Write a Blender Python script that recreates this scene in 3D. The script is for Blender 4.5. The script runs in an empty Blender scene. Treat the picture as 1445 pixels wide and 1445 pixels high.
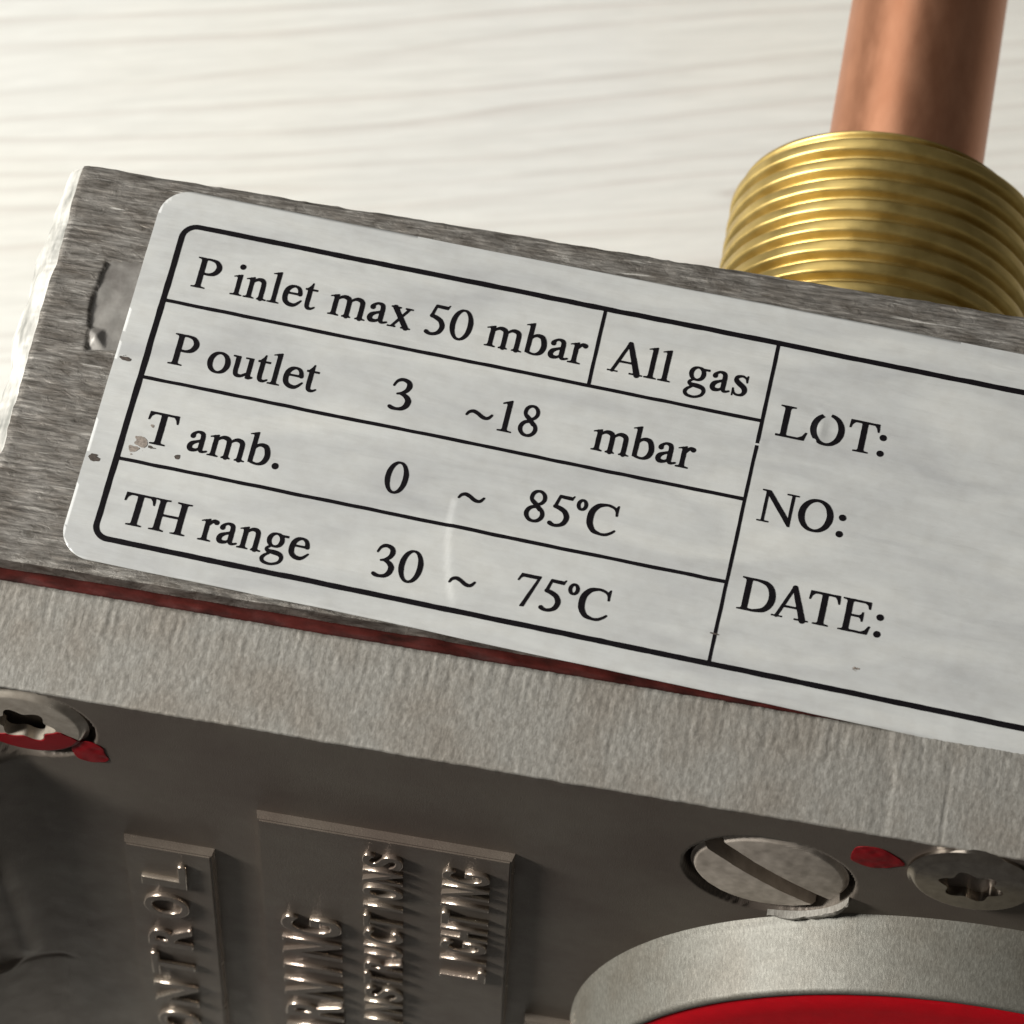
import bpy, bmesh, math, random
import numpy as np
from mathutils import Matrix, Vector

# ------------------------------------------------------------------ camera, world, lights
MM = 0.001
TABLE = -66.0                       # table height in valve millimetres (label face = 0)
BASE = np.array([40.0, -15.0, TABLE])   # foot of the valve, in valve millimetres
sc = bpy.context.scene
COL = sc.collection

def wpos(x, y, z):                  # valve millimetres -> world metres
    return Vector((x * MM, y * MM, (z - TABLE) * MM))

cam_d = bpy.data.cameras.new('camera')
cam = bpy.data.objects.new('camera', cam_d); COL.objects.link(cam)
cam_d.sensor_width = 36.0; cam_d.lens = 160.65
cam_d.clip_start = 0.01; cam_d.clip_end = 10.0
m = Matrix(((0.9846739768655782, -0.16325499661413578, 0.06135931359007736),
            (0.17294274668379364, 0.8685273323593635, -0.4644901283280333),
            (0.022538093379701044, 0.4679829901024676, 0.8834500298950483))).to_4x4()
m.translation = wpos(40.49, -144.55, 244.15)
cam.matrix_world = m
cam_d.dof.use_dof = True
cam_d.dof.focus_distance = 0.279
cam_d.dof.aperture_fstop = 85.0
sc.camera = cam

world = bpy.data.worlds.new('World'); sc.world = world; world.use_nodes = True
bg = world.node_tree.nodes['Background']
bg.inputs['Color'].default_value = (1.0, 0.97, 0.92, 1)
bg.inputs['Strength'].default_value = 0.08

def area_lamp(name, direction, dist, size, power, color, target=(26, -12, -10)):
    d = bpy.data.lights.new(name, 'AREA'); d.shape = 'DISK'; d.size = size
    d.energy = power; d.color = color
    o = bpy.data.objects.new(name, d); COL.objects.link(o)
    v = Vector(direction).normalized()
    o.location = wpos(*target) + v * dist
    o.rotation_euler = (-v).to_track_quat('-Z', 'Y').to_euler()
    return o
area_lamp('room_lamp', (-2.2, -0.62, 1.15), 0.40, 0.085, 2.85, (1.0, 0.975, 0.92))
area_lamp('ceiling_lamp', (-0.62, 0.42, 0.68), 1.0, 0.75, 2.6, (1.0, 0.985, 0.95))

sc.view_settings.view_transform = 'Standard'
sc.view_settings.look = 'None'
sc.view_settings.gamma = 1.0
sc.view_settings.exposure = 0.0
sc.cycles.use_denoising = True

# ------------------------------------------------------------------ noise on arrays
_rs = np.random.RandomState(7)
_tab = _rs.rand(256, 256)
def vn(x, y, seed=0):
    x = np.asarray(x, float) + seed * 17.31; y = np.asarray(y, float) + seed * 9.77
    xi = np.floor(x).astype(int); yi = np.floor(y).astype(int)
    fx = x - xi; fy = y - yi
    fx = fx * fx * (3 - 2 * fx); fy = fy * fy * (3 - 2 * fy)
    a = _tab[yi % 256, xi % 256]; b = _tab[yi % 256, (xi + 1) % 256]
    c = _tab[(yi + 1) % 256, xi % 256]; d = _tab[(yi + 1) % 256, (xi + 1) % 256]
    return (a + (b - a) * fx) * (1 - fy) + (c + (d - c) * fx) * fy - 0.5
def fbm(x, y, seed=0, octv=4):
    s = 0; a = 1.0
    for k in range(octv):
        s = s + a * vn(x * 2 ** k, y * 2 ** k, seed + k * 3); a *= 0.5
    return s
def sstep(a, b, x):
    t = np.clip((x - a) / (b - a), 0, 1); return t * t * (3 - 2 * t)

# ------------------------------------------------------------------ materials
def nd(nt, kind, **kw):
    n = nt.nodes.new(kind)
    for k, v in kw.items():
        if hasattr(n, k): setattr(n, k, v)
    return n
def new_mat(name):
    mt = bpy.data.materials.new(name); mt.use_nodes = True
    nt = mt.node_tree; b = nt.nodes['Principled BSDF']
    tc = nd(nt, 'ShaderNodeTexCoord')
    return mt, nt, b, tc
def mapping(nt, tc, scale, rot=(0, 0, 0)):
    mp = nd(nt, 'ShaderNodeMapping'); mp.inputs['Scale'].default_value = scale
    mp.inputs['Rotation'].default_value = rot
    nt.links.new(tc.outputs['Object'], mp.inputs['Vector']); return mp
def noise(nt, vec, scale=1.0, detail=4.0, rough=0.55, dist=0.0):
    n = nd(nt, 'ShaderNodeTexNoise'); n.inputs['Scale'].default_value = scale
    n.inputs['Detail'].default_value = detail; n.inputs['Roughness'].default_value = rough
    n.inputs['Distortion'].default_value = dist
    nt.links.new(vec.outputs[0], n.inputs['Vector']); return n
def ramp(nt, fac, stops):
    r = nd(nt, 'ShaderNodeValToRGB'); e = r.color_ramp.elements
    while len(e) < len(stops): e.new(0.5)
    for i, (p, c) in enumerate(stops):
        e[i].position = p; e[i].color = (c[0], c[1], c[2], 1)
    nt.links.new(fac, r.inputs['Fac']); return r
def mix(nt, fac, a, b, mode='MIX'):
    x = nd(nt, 'ShaderNodeMix'); x.data_type = 'RGBA'; x.blend_type = mode
    if isinstance(fac, (int, float)): x.inputs[0].default_value = fac
    else: nt.links.new(fac, x.inputs[0])
    for i, v in ((6, a), (7, b)):
        if isinstance(v, tuple): x.inputs[i].default_value = (v[0], v[1], v[2], 1)
        else: nt.links.new(v, x.inputs[i])
    return x.outputs[2]
def bump(nt, b, h, strength, dist):
    n = nd(nt, 'ShaderNodeBump'); n.inputs['Strength'].default_value = strength
    n.inputs['Distance'].default_value = dist
    nt.links.new(h, n.inputs['Height']); nt.links.new(n.outputs['Normal'], b.inputs['Normal']); return n
def setp(b, **kw):
    for k, v in kw.items():
        k = k.replace('_', ' ')
        b.inputs[k].default_value = (v[0], v[1], v[2], 1) if isinstance(v, tuple) else v
K = 1000.0                           # object metres -> millimetres

def m_machined():                    # milled aluminium, streaked along X
    mt, nt, b, tc = new_mat('machined_aluminium')
    n1 = noise(nt, mapping(nt, tc, (0.45 * K, 5.0 * K, K)), 1, 5, 0.6, 0.3)
    n2 = noise(nt, mapping(nt, tc, (0.5 * K, 0.8 * K, K)), 1, 4)
    c1 = ramp(nt, n1.outputs['Fac'], [(0.30, (0.08, 0.075, 0.069)), (0.5, (0.20, 0.192, 0.18)), (0.62, (0.29, 0.28, 0.265)), (0.74, (0.55, 0.535, 0.51))])
    c2 = ramp(nt, n2.outputs['Fac'], [(0.3, (0.62, 0.57, 0.52)), (0.65, (1.15, 1.13, 1.10))])
    n3 = noise(nt, mapping(nt, tc, (0.9 * K, 2.4 * K, K), (0, 0, 0.05)), 1, 6, 0.7, 1.2)   # torn, smeared patches
    c3 = ramp(nt, n3.outputs['Fac'], [(0.33, (0.5, 0.47, 0.43)), (0.48, (1, 1, 1)), (0.66, (1.25, 1.23, 1.2))])
    n4 = noise(nt, mapping(nt, tc, (0.16 * K, 3.2 * K, K), (0, 0, -0.03)), 1, 3, 0.5, 0.4)  # bright tool scratches
    c4 = ramp(nt, n4.outputs['Fac'], [(0.66, (0, 0, 0)), (0.72, (1, 1, 1))])
    x = mix(nt, 1.0, c1.outputs[0], c2.outputs[0], 'MULTIPLY'); x = mix(nt, 0.8, x, c3.outputs[0], 'MULTIPLY')
    nt.links.new(mix(nt, c4.outputs[0], x, (0.55, 0.53, 0.49)), b.inputs['Base Color'])
    setp(b, Metallic=0.35, Roughness=0.44)
    bump(nt, b, n3.outputs['Fac'], 0.6, 0.00016)
    return mt
def m_cast_bright():
    mt, nt, b, tc = new_mat('cast_aluminium_edge')
    n1 = noise(nt, mapping(nt, tc, (1.2 * K, 0.35 * K, 1.2 * K)), 1, 4)
    c1 = ramp(nt, n1.outputs['Fac'], [(0.35, (0.30, 0.30, 0.28)), (0.55, (0.62, 0.61, 0.57)), (0.7, (0.8, 0.79, 0.75))])
    nt.links.new(c1.outputs[0], b.inputs['Base Color'])
    setp(b, Metallic=0.25, Roughness=0.38)
    bump(nt, b, n1.outputs['Fac'], 0.4, 0.00015)
    return mt
def m_band(name='rough_cast_edge', k=1.0, tint=(1, 1, 1)):                        # rough sawn edge of the cover
    mt, nt, b, tc = new_mat(name)
    n1 = noise(nt, mapping(nt, tc, (7.0 * K, 2.2 * K, 7.0 * K)), 1, 6, 0.75, 0.5)
    n2 = noise(nt, mapping(nt, tc, (0.25 * K, 0.25 * K, 0.25 * K)), 1, 3)
    c1 = ramp(nt, n1.outputs['Fac'], [(p, tuple(v * k * t for v, t in zip(c, tint))) for p, c in ((0.3, (0.185, 0.172, 0.155)), (0.5, (0.285, 0.270, 0.248)), (0.7, (0.43, 0.41, 0.385)))])
    c2 = ramp(nt, n2.outputs['Fac'], [(0.35, (0.93, 0.90, 0.85)), (0.6, (1.05, 1.06, 1.04))])
    nt.links.new(mix(nt, 1.0, c1.outputs[0], c2.outputs[0], 'MULTIPLY'), b.inputs['Base Color'])
    setp(b, Metallic=0.25, Roughness=0.48)
    bump(nt, b, n1.outputs['Fac'], 0.4, 0.00006)
    return mt
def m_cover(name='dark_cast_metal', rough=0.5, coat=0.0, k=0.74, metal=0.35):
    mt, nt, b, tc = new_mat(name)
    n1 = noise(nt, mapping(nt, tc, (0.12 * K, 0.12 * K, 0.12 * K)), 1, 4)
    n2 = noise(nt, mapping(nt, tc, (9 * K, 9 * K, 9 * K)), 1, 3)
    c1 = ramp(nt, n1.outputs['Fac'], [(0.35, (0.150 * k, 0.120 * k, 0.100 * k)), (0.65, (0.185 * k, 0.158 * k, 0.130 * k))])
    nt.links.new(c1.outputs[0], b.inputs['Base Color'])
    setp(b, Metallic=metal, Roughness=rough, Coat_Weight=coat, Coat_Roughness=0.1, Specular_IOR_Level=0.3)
    n5 = noise(nt, mapping(nt, tc, (0.5 * K, 0.5 * K, 0.5 * K)), 1, 6, 0.7)
    rr = nd(nt, 'ShaderNodeMapRange'); rr.inputs['From Min'].default_value = 0.3; rr.inputs['From Max'].default_value = 0.7
    rr.inputs['To Min'].default_value = rough - 0.07; rr.inputs['To Max'].default_value = rough + 0.07
    nt.links.new(n5.outputs['Fac'], rr.inputs['Value']); nt.links.new(rr.outputs[0], b.inputs['Roughness'])
    ad = nd(nt, 'ShaderNodeMath'); ad.operation = 'ADD'
    nt.links.new(n2.outputs['Fac'], ad.inputs[0]); nt.links.new(n5.outputs['Fac'], ad.inputs[1])
    bump(nt, b, ad.outputs[0], 0.30, 0.00006)
    return mt
def m_label():
    mt, nt, b, tc = new_mat('label_vinyl')
    n1 = noise(nt, mapping(nt, tc, (0.075 * K, 0.26 * K, K), (0, 0, 0.04)), 1, 5, 0.55, 0.7)
    n2 = noise(nt, mapping(nt, tc, (0.9 * K, 0.9 * K, K)), 1, 4, 0.6)
    n3 = noise(nt, mapping(nt, tc, (0.25 * K, 1.6 * K, K), (0, 0, 0.04)), 1, 3, 0.5, 0.2)
    c1 = ramp(nt, n1.outputs['Fac'], [(0.30, (0.46, 0.468, 0.468)), (0.52, (0.55, 0.56, 0.55)), (0.72, (0.62, 0.625, 0.602))])
    c2 = ramp(nt, n2.outputs['Fac'], [(0.25, (0.93, 0.92, 0.91)), (0.6, (1, 1, 1))])
    nt.links.new(mix(nt, 1.0, c1.outputs[0], c2.outputs[0], 'MULTIPLY'), b.inputs['Base Color'])
    setp(b, Roughness=0.22, IOR=1.52)
    bump(nt, b, n3.outputs['Fac'], 0.45, 0.0001)
    return mt
def m_ink():
    mt, nt, b, tc = new_mat('black_ink')
    n = noise(nt, mapping(nt, tc, (6 * K, 6 * K, K)), 1, 3)
    c = ramp(nt, n.outputs['Fac'], [(0.3, (0.003, 0.0025, 0.0035)), (0.75, (0.008, 0.006, 0.008))])
    nt.links.new(c.outputs[0], b.inputs['Base Color']); setp(b, Roughness=0.5, Specular_IOR_Level=0.15); return mt
def m_smudge(name, col):
    mt, nt, b, tc = new_mat(name)
    n = noise(nt, mapping(nt, tc, (5 * K, 5 * K, K)), 1, 4)
    c = ramp(nt, n.outputs['Fac'], [(0.35, col), (0.7, tuple(v * 2.2 for v in col))])
    nt.links.new(c.outputs[0], b.inputs['Base Color']); setp(b, Roughness=0.6); return mt
def m_gasket():
    mt, nt, b, tc = new_mat('red_gasket')
    n = noise(nt, mapping(nt, tc, (0.5 * K, 1.5 * K, K)), 1, 4)
    c = ramp(nt, n.outputs['Fac'], [(0.3, (0.022, 0.005, 0.0035)), (0.7, (0.085, 0.013, 0.010))])
    nt.links.new(c.outputs[0], b.inputs['Base Color']); setp(b, Roughness=0.45, Specular_IOR_Level=0.3)
    bump(nt, b, n.outputs['Fac'], 0.4, 0.0002); return mt
def m_red(name, col, rough):
    mt, nt, b, tc = new_mat(name)
    n = noise(nt, mapping(nt, tc, (0.8 * K, 0.8 * K, 0.8 * K)), 1, 4)
    c = ramp(nt, n.outputs['Fac'], [(0.3, tuple(v * 0.85 for v in col)), (0.7, col)])
    nt.links.new(c.outputs[0], b.inputs['Base Color']); setp(b, Roughness=rough, Specular_IOR_Level=0.12)
    n2 = noise(nt, mapping(nt, tc, (6 * K, 6 * K, 6 * K)), 1, 3)
    bump(nt, b, n2.outputs['Fac'], 0.15, 0.00005); return mt
def m_metal(name, dark, light, rough, scale, bumpd=0.00003, bstr=0.2, metallic=1.0, rvar=0.08):
    mt, nt, b, tc = new_mat(name)
    n = noise(nt, mapping(nt, tc, tuple(s * K for s in scale)), 1, 4, 0.6)
    c = ramp(nt, n.outputs['Fac'], [(0.32, dark), (0.68, light)])
    nt.links.new(c.outputs[0], b.inputs['Base Color']); setp(b, Metallic=metallic)
    r = nd(nt, 'ShaderNodeMapRange'); r.inputs['To Min'].default_value = rough - rvar; r.inputs['To Max'].default_value = rough + rvar
    nt.links.new(n.outputs['Fac'], r.inputs['Value']); nt.links.new(r.outputs[0], b.inputs['Roughness'])
    bump(nt, b, n.outputs['Fac'], bstr, bumpd); return mt
def m_table():
    mt, nt, b, tc = new_mat('whitewashed_wood')
    rot = (0, 0, -math.radians(15.1))
    mp0 = nd(nt, 'ShaderNodeMapping'); mp0.inputs['Rotation'].default_value = rot
    nt.links.new(tc.outputs['Object'], mp0.inputs['Vector'])
    def sub(scale):
        mp = nd(nt, 'ShaderNodeMapping'); mp.inputs['Scale'].default_value = scale
        nt.links.new(mp0.outputs[0], mp.inputs['Vector']); return mp
    gn = noise(nt, sub((0.006 * K, 0.085 * K, K)), 1, 2.5, 0.5, 0.4)    # contour lines of a stretched noise = growth rings
    sx_ = nd(nt, 'ShaderNodeSeparateXYZ'); nt.links.new(sub((K, K, K)).outputs[0], sx_.inputs[0])
    m1 = nd(nt, 'ShaderNodeMath'); m1.operation = 'MULTIPLY'; m1.inputs[1].default_value = 8.5; nt.links.new(gn.outputs['Fac'], m1.inputs[0])
    m2 = nd(nt, 'ShaderNodeMath'); m2.operation = 'MULTIPLY_ADD'; m2.inputs[1].default_value = 0.36
    nt.links.new(sx_.outputs['Y'], m2.inputs[0]); nt.links.new(m1.outputs[0], m2.inputs[2])
    wv = nd(nt, 'ShaderNodeMath'); wv.operation = 'FRACT'; nt.links.new(m2.outputs[0], wv.inputs[0])
    n2 = noise(nt, sub((0.12 * K, 1.5 * K, K)), 1, 5, 0.65, 0.5)         # fine grain
    n3 = noise(nt, sub((0.02 * K, 0.03 * K, K)), 1, 3)                  # broad tint
    c1 = ramp(nt, wv.outputs[0], [(0.0, (0.72, 0.70, 0.665)), (0.06, (0.82, 0.815, 0.785)), (0.62, (0.82, 0.815, 0.785)), (0.86, (0.77, 0.75, 0.72)), (1.0, (0.655, 0.625, 0.59))])
    n4 = noise(nt, sub((0.035 * K, 0.22 * K, K)), 1, 3)                  # where the grain lines show
    vis = ramp(nt, n4.outputs['Fac'], [(0.30, (0.15, 0.15, 0.15)), (0.6, (1, 1, 1))])
    c1m = mix(nt, vis.outputs[0], (0.80, 0.795, 0.765), c1.outputs[0])
    c2 = ramp(nt, n2.outputs['Fac'], [(0.28, (0.87, 0.865, 0.86)), (0.62, (1, 1, 1))])
    c3 = ramp(nt, n3.outputs['Fac'], [(0.35, (0.97, 0.985, 0.985)), (0.65, (1.0, 1.0, 0.965))])
    x = mix(nt, 1.0, c1m, c2.outputs[0], 'MULTIPLY')
    nt.links.new(mix(nt, 1.0, x, c3.outputs[0], 'MULTIPLY'), b.inputs['Base Color'])
    setp(b, Roughness=0.5)
    bump(nt, b, n2.outputs['Fac'], 0.15, 0.0002); return mt

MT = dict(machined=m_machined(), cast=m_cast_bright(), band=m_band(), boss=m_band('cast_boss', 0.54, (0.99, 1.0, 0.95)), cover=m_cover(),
          raised=m_cover('worn_lit_metal', 0.23, 0.0, 2.6, 0.8), label=m_label(), ink=m_ink(),  # raised: lighter cover metal, wear and reflected light put into its colour
          speck=m_smudge('dark_smudge', (0.045, 0.036, 0.03)), stain=m_smudge('brown_smudge', (0.17, 0.145, 0.125)),
          gasket=m_gasket(), red=m_red('red_plastic', (0.60, 0.004, 0.012), 0.5), paint=m_red('red_paint', (0.21, 0.005, 0.009), 0.5),
          brass=m_metal('brass', (0.50, 0.36, 0.12), (0.64, 0.48, 0.18), 0.42, (0.5, 0.5, 0.5), 0.00001, 0.1),
          copper=m_metal('copper', (0.56, 0.255, 0.145), (0.66, 0.325, 0.195), 0.44, (0.7, 0.25, 0.7)),
          chrome=m_metal('plated_screw', (0.33, 0.285, 0.24), (0.46, 0.41, 0.35), 0.17, (1.5, 1.5, 1.5)),
          nickel=m_metal('slotted_screw_steel', (0.38, 0.33, 0.28), (0.60, 0.53, 0.46), 0.42, (0.8, 0.8, 0.8), metallic=0.45),
          pocket=m_metal('pocket_casting', (0.20, 0.185, 0.17), (0.36, 0.345, 0.32), 0.4, (0.5, 0.5, 0.5), 0.0001, 0.4, 0.3),
          nickel_bright=m_metal('bright_plated_screw', (0.42, 0.365, 0.30), (0.58, 0.52, 0.44), 0.24, (1.2, 1.2, 1.2), metallic=0.5),
          table=m_table())

# ------------------------------------------------------------------ mesh helpers
def link_mesh(name, verts, faces, mats, parent=None, mat_idx=None, smooth=True, world_mm=True):
    v = np.asarray(verts, float)
    v = (v - BASE) * MM
    me = bpy.data.meshes.new(name); me.from_pydata(v.tolist(), [], [tuple(int(i) for i in f) for f in faces])
    for mm_ in (mats if isinstance(mats, list) else [mats]): me.materials.append(mm_)
    if mat_idx is not None: me.polygons.foreach_set('material_index', np.asarray(mat_idx, np.int32))
    me.polygons.foreach_set('use_smooth', [smooth] * len(me.polygons))
    me.update()
    o = bpy.data.objects.new(name, me); COL.objects.link(o)
    if parent is not None: o.parent = parent
    return o
def grid_faces(nr, nc, off=0, close=False):
    r = np.arange(nr - 1)[:, None]; cN = nc if close else nc - 1
    c = np.arange(cN)[None, :]; c1 = (c + 1) % nc
    a = r * nc + c; b = r * nc + c1; d = (r + 1) * nc + c1; e = (r + 1) * nc + c
    return (np.stack([a, b, d, e], -1).reshape(-1, 4) + off).tolist()
def mesh_sdf(F, x0, y0, h):          # fill of F<0 on a grid, shared vertices
    ny, nx = F.shape; vid = {}; V = []; faces = []
    ins = F < 0
    def corner(i, j):
        k = (i, j)
        if k not in vid: vid[k] = len(V); V.append((x0 + j * h, y0 + i * h))
        return vid[k]
    def cross(i, j, i2, j2):
        k = (i, j, i2, j2) if (i, j) < (i2, j2) else (i2, j2, i, j)
        if k not in vid:
            a, b = F[k[0], k[1]], F[k[2], k[3]]; t = a / (a - b)
            vid[k] = len(V); V.append((x0 + (k[1] + (k[3] - k[1]) * t) * h, y0 + (k[0] + (k[2] - k[0]) * t) * h))
        return vid[k]
    cnt = ins[:-1, :-1].astype(int) + ins[1:, :-1] + ins[:-1, 1:] + ins[1:, 1:]
    for i, j in zip(*np.nonzero(cnt)):
        cs = ((i, j), (i, j + 1), (i + 1, j + 1), (i + 1, j)); f = []
        for q in range(4):
            p, n = cs[q], cs[(q + 1) % 4]
            if ins[p]: f.append(corner(*p))
            if ins[p] != ins[n]: f.append(cross(*p, *n))
        if len(f) >= 3: faces.append(f)
    return np.array(V), faces
def boundary(faces):
    ed = {}
    for f in faces:
        for a, b in zip(f, f[1:] + f[:1]): ed[(a, b)] = 1
    return [(a, b) for (a, b) in ed if (b, a) not in ed]
def slab(V2, faces, top, bottom):    # closed slab from a 2D fill; top / bottom map (u,v)->xyz
    n = len(V2); T = top(V2[:, 0], V2[:, 1]); Bm = bottom(V2[:, 0], V2[:, 1])
    bd = boundary(faces)
    fs = [list(f) for f in faces] + [[a + n for a in reversed(f)] for f in faces] + [[b, a, a + n, b + n] for a, b in bd]
    return np.vstack([T, Bm]), fs
def catmull(P, n=8, closed=False):
    P = np.asarray(P, float); N = len(P); out = []
    for i in range(N if closed else N - 1):
        if closed: p0, p1, p2, p3 = P[(i - 1) % N], P[i], P[(i + 1) % N], P[(i + 2) % N]
        else: p0, p1, p2, p3 = P[max(i - 1, 0)], P[i], P[i + 1], P[min(i + 2, N - 1)]
        for k in range(n):
            t = k / n
            out.append(0.5 * ((2 * p1) + (-p0 + p2) * t + (2 * p0 - 5 * p1 + 4 * p2 - p3) * t * t + (-p0 + 3 * p1 - 3 * p2 + p3) * t ** 3))
    out.append(P[0] if closed else P[-1])
    return np.array(out)
def d_stroke(X, Y, P):
    D = np.full(X.shape, 1e9)
    for a, b in zip(P[:-1], P[1:]):
        dx, dy = b[0] - a[0], b[1] - a[1]; L = dx * dx + dy * dy + 1e-9
        t = np.clip(((X - a[0]) * dx + (Y - a[1]) * dy) / L, 0, 1)
        D = np.minimum(D, np.hypot(X - a[0] - t * dx, Y - a[1] - t * dy) - (a[2] + (b[2] - a[2]) * t) / 2)
    return D
def d_poly(X, Y, P):
    D = np.full(X.shape, 1e9); inside = np.zeros(X.shape, bool); N = len(P)
    for i in range(N):
        a = P[i]; b = P[(i + 1) % N]; dx, dy = b[0] - a[0], b[1] - a[1]
        t = np.clip(((X - a[0]) * dx + (Y - a[1]) * dy) / (dx * dx + dy * dy + 1e-9), 0, 1)
        D = np.minimum(D, np.hypot(X - a[0] - t * dx, Y - a[1] - t * dy))
        c = ((a[1] > Y) != (b[1] > Y)) & (X < (b[0] - a[0]) * (Y - a[1]) / (b[1] - a[1] + 1e-12) + a[0])
        inside ^= c
    return np.where(inside, -D, D)
def d_rrect(X, Y, x0, y0, x1, y1, r):
    qx = np.abs(X - (x0 + x1) / 2) - (x1 - x0) / 2 + r; qy = np.abs(Y - (y0 + y1) / 2) - (y1 - y0) / 2 + r
    return np.hypot(np.maximum(qx, 0), np.maximum(qy, 0)) + np.minimum(np.maximum(qx, qy), 0) - r

# ------------------------------------------------------------------ the table
tb = bmesh.new(); bmesh.ops.create_cube(tb, size=1.0)
for v in tb.verts: v.co = Vector((v.co.x * 0.7, v.co.y * 0.5, v.co.z * 0.025 - 0.0125))
bmesh.ops.bevel(tb, geom=[e for e in tb.edges], offset=0.002, segments=2, affect='EDGES')
tme = bpy.data.meshes.new('table_top'); tb.to_mesh(tme); tb.free(); tme.materials.append(MT['table'])
table = bpy.data.objects.new('table_top', tme); COL.objects.link(table)
table.location = (0.04, 0.2065, 0.0); table['kind'] = 'structure'
table['label'] = 'pale whitewashed wood table top with faint grain under the valve'

# ------------------------------------------------------------------ the valve
valve = bpy.data.objects.new('gas_valve', None); COL.objects.link(valve)
valve.location = wpos(*BASE); valve.empty_display_size = 0.01
valve['label'] = 'cast aluminium gas valve with white data label, brass threaded fitting and copper pipe'
valve['category'] = 'gas valve'

XL, XR = -7.25, 122.0               # milled face: left edge and far end
YB, YT = -24.95, 3.25               # front and back edge of the milled face
YF = -33.0                          # front of the cover
ZB = -0.5                           # top of the cover's edge

def xs_fine(a, b, step, far, n=14):
    return np.concatenate([np.arange(a, b, step), np.linspace(b, far, n)])

# ---- body: milled top as a height field, chipped cast edge on the left, walls to the foot
def block_z(X, Y):
    z = 0.035 * vn(X / 1.6, Y / 0.16, 3) + 0.02 * vn(X / 0.7, Y / 0.12, 5) + 0.03 * fbm(X / 3.0, Y / 1.2, 8) + 0.04 * fbm(X / 0.9, Y / 0.45, 9) * sstep(0.0, 0.25, vn(X / 5.0, Y / 3.0, 10))
    pk = d_poly(X, Y, [(-4.3, -3.4), (-2.0, -3.1), (-0.3, -3.4), (-0.2, -9.9), (-2.3, -9.6), (-4.25, -9.9), (-4.65, -6.0)])
    pk = pk + 0.14 * vn(X / 0.8, Y / 0.8, 12)
    dep = sstep(0.03, -0.12, pk) * (0.26 - 0.05 * sstep(-4.5, -2.5, X))
    facet = 0.9 * np.abs(vn(X / 2.0, Y / 2.4, 21)) + 0.15 * vn(X / 0.9, Y / 0.9, 25)
    near = sstep(-2.4, -3.2, X)
    z = z * (1 - 0.7 * sstep(0.0, -0.2, pk)) - dep * (1.0 - facet * (0.3 + 1.0 * near))
    z = z + 0.42 * np.maximum(0, 1 - np.maximum(np.abs(X + 3.75 + 0.25 * (Y + 9)) / 0.55, np.abs(Y + 8.9) / 0.75)) * sstep(0.1, -0.1, pk)
    # nicks along the edges
    eb = YT + 0.10 * fbm(X / 1.8, Y * 0, 31); z = z - sstep(0.30, 0.0, eb - Y) * (0.16 + 0.25 * np.abs(vn(X / 1.1, Y * 0, 33)))
    ef = Y - (YB + 0.08 * fbm(X / 1.5, Y * 0, 35)); z = z - sstep(0.22, 0.0, ef) * (0.08 + 0.15 * np.abs(vn(X / 0.8, Y * 0, 36)))
    return z
xs = xs_fine(XL, 62.0, 0.13, XR); ys = np.arange(YB, YT + 0.05, 0.10)
Xg, Yg = np.meshgrid(xs, ys)
edge_x = 0.16 * fbm(ys / 2.2, ys * 0, 41) + 0.05 * vn(ys / 0.5, ys * 0, 43)
lean = -0.022 * (YT - ys)
fade = np.clip(1 - (xs - XL) / 2.0, 0, 1)
Xg2 = Xg + (edge_x + lean)[:, None] * fade[None, :]
Yg2 = Yg + np.where(Yg > YT - 0.2, 0.09 * fbm(Xg / 2.2, Xg * 0, 45), 0)
Zg = block_z(Xg, Yg)
Zg -= sstep(0.25, 0.0, Xg - XL) * 0.10
rows, cols = Xg.shape
in_pocket = d_poly(Xg, Yg, [(-4.3, -3.4), (-2.0, -3.1), (-0.3, -3.4), (-0.2, -9.9), (-2.3, -9.6), (-4.25, -9.9), (-4.65, -6.0)]) + 0.14 * vn(Xg / 0.8, Yg / 0.8, 12) < -0.05
verts = [np.stack([Xg2, Yg2, Zg], -1).reshape(-1, 3)]; faces = grid_faces(rows, cols); midx = np.where(in_pocket[:-1, :-1].reshape(-1), 2, 0).tolist()
# left cast edge: strips stepping outwards and down
prof = [(0.10, -0.24), (0.42, -0.40), (0.78, -0.62), (1.15, -1.05), (1.42, -1.8), (1.6, -3.4), (1.7, -8.0), (1.75, -40.0)]
start = rows * cols; strip = []
strip.append(np.stack([Xg2[:, 0], Yg2[:, 0], Zg[:, 0]], -1))
nz1 = vn(ys / 1.3, ys * 0, 51); nz2 = vn(ys / 0.45, ys * 0, 52); nz3 = vn(ys / 2.6, ys * 0, 53)
for k, (ox, oz) in enumerate(prof):
    w = 1.0 if k < 5 else 0.6
    px = Xg2[:, 0] - ox * (1.0 + 0.30 * vn(ys / (1.6 + 0.4 * k), ys * 0, 54 + k) + 0.5 * nz3) - 0.02 * nz2 * w
    pz = Zg[:, 0] + oz * (1.0 + 0.4 * vn(ys / (1.8 + 0.3 * k), ys * 0, 64 + k)) if k < 6 else np.full(rows, oz)
    strip.append(np.stack([px, Yg2[:, 0], pz], -1))
sv = np.array(strip)                                    # (9, rows, 3)
verts.append(sv.reshape(-1, 3)); nf = grid_faces(sv.shape[0], rows, start); faces += nf; midx += [1] * len(nf)
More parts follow.
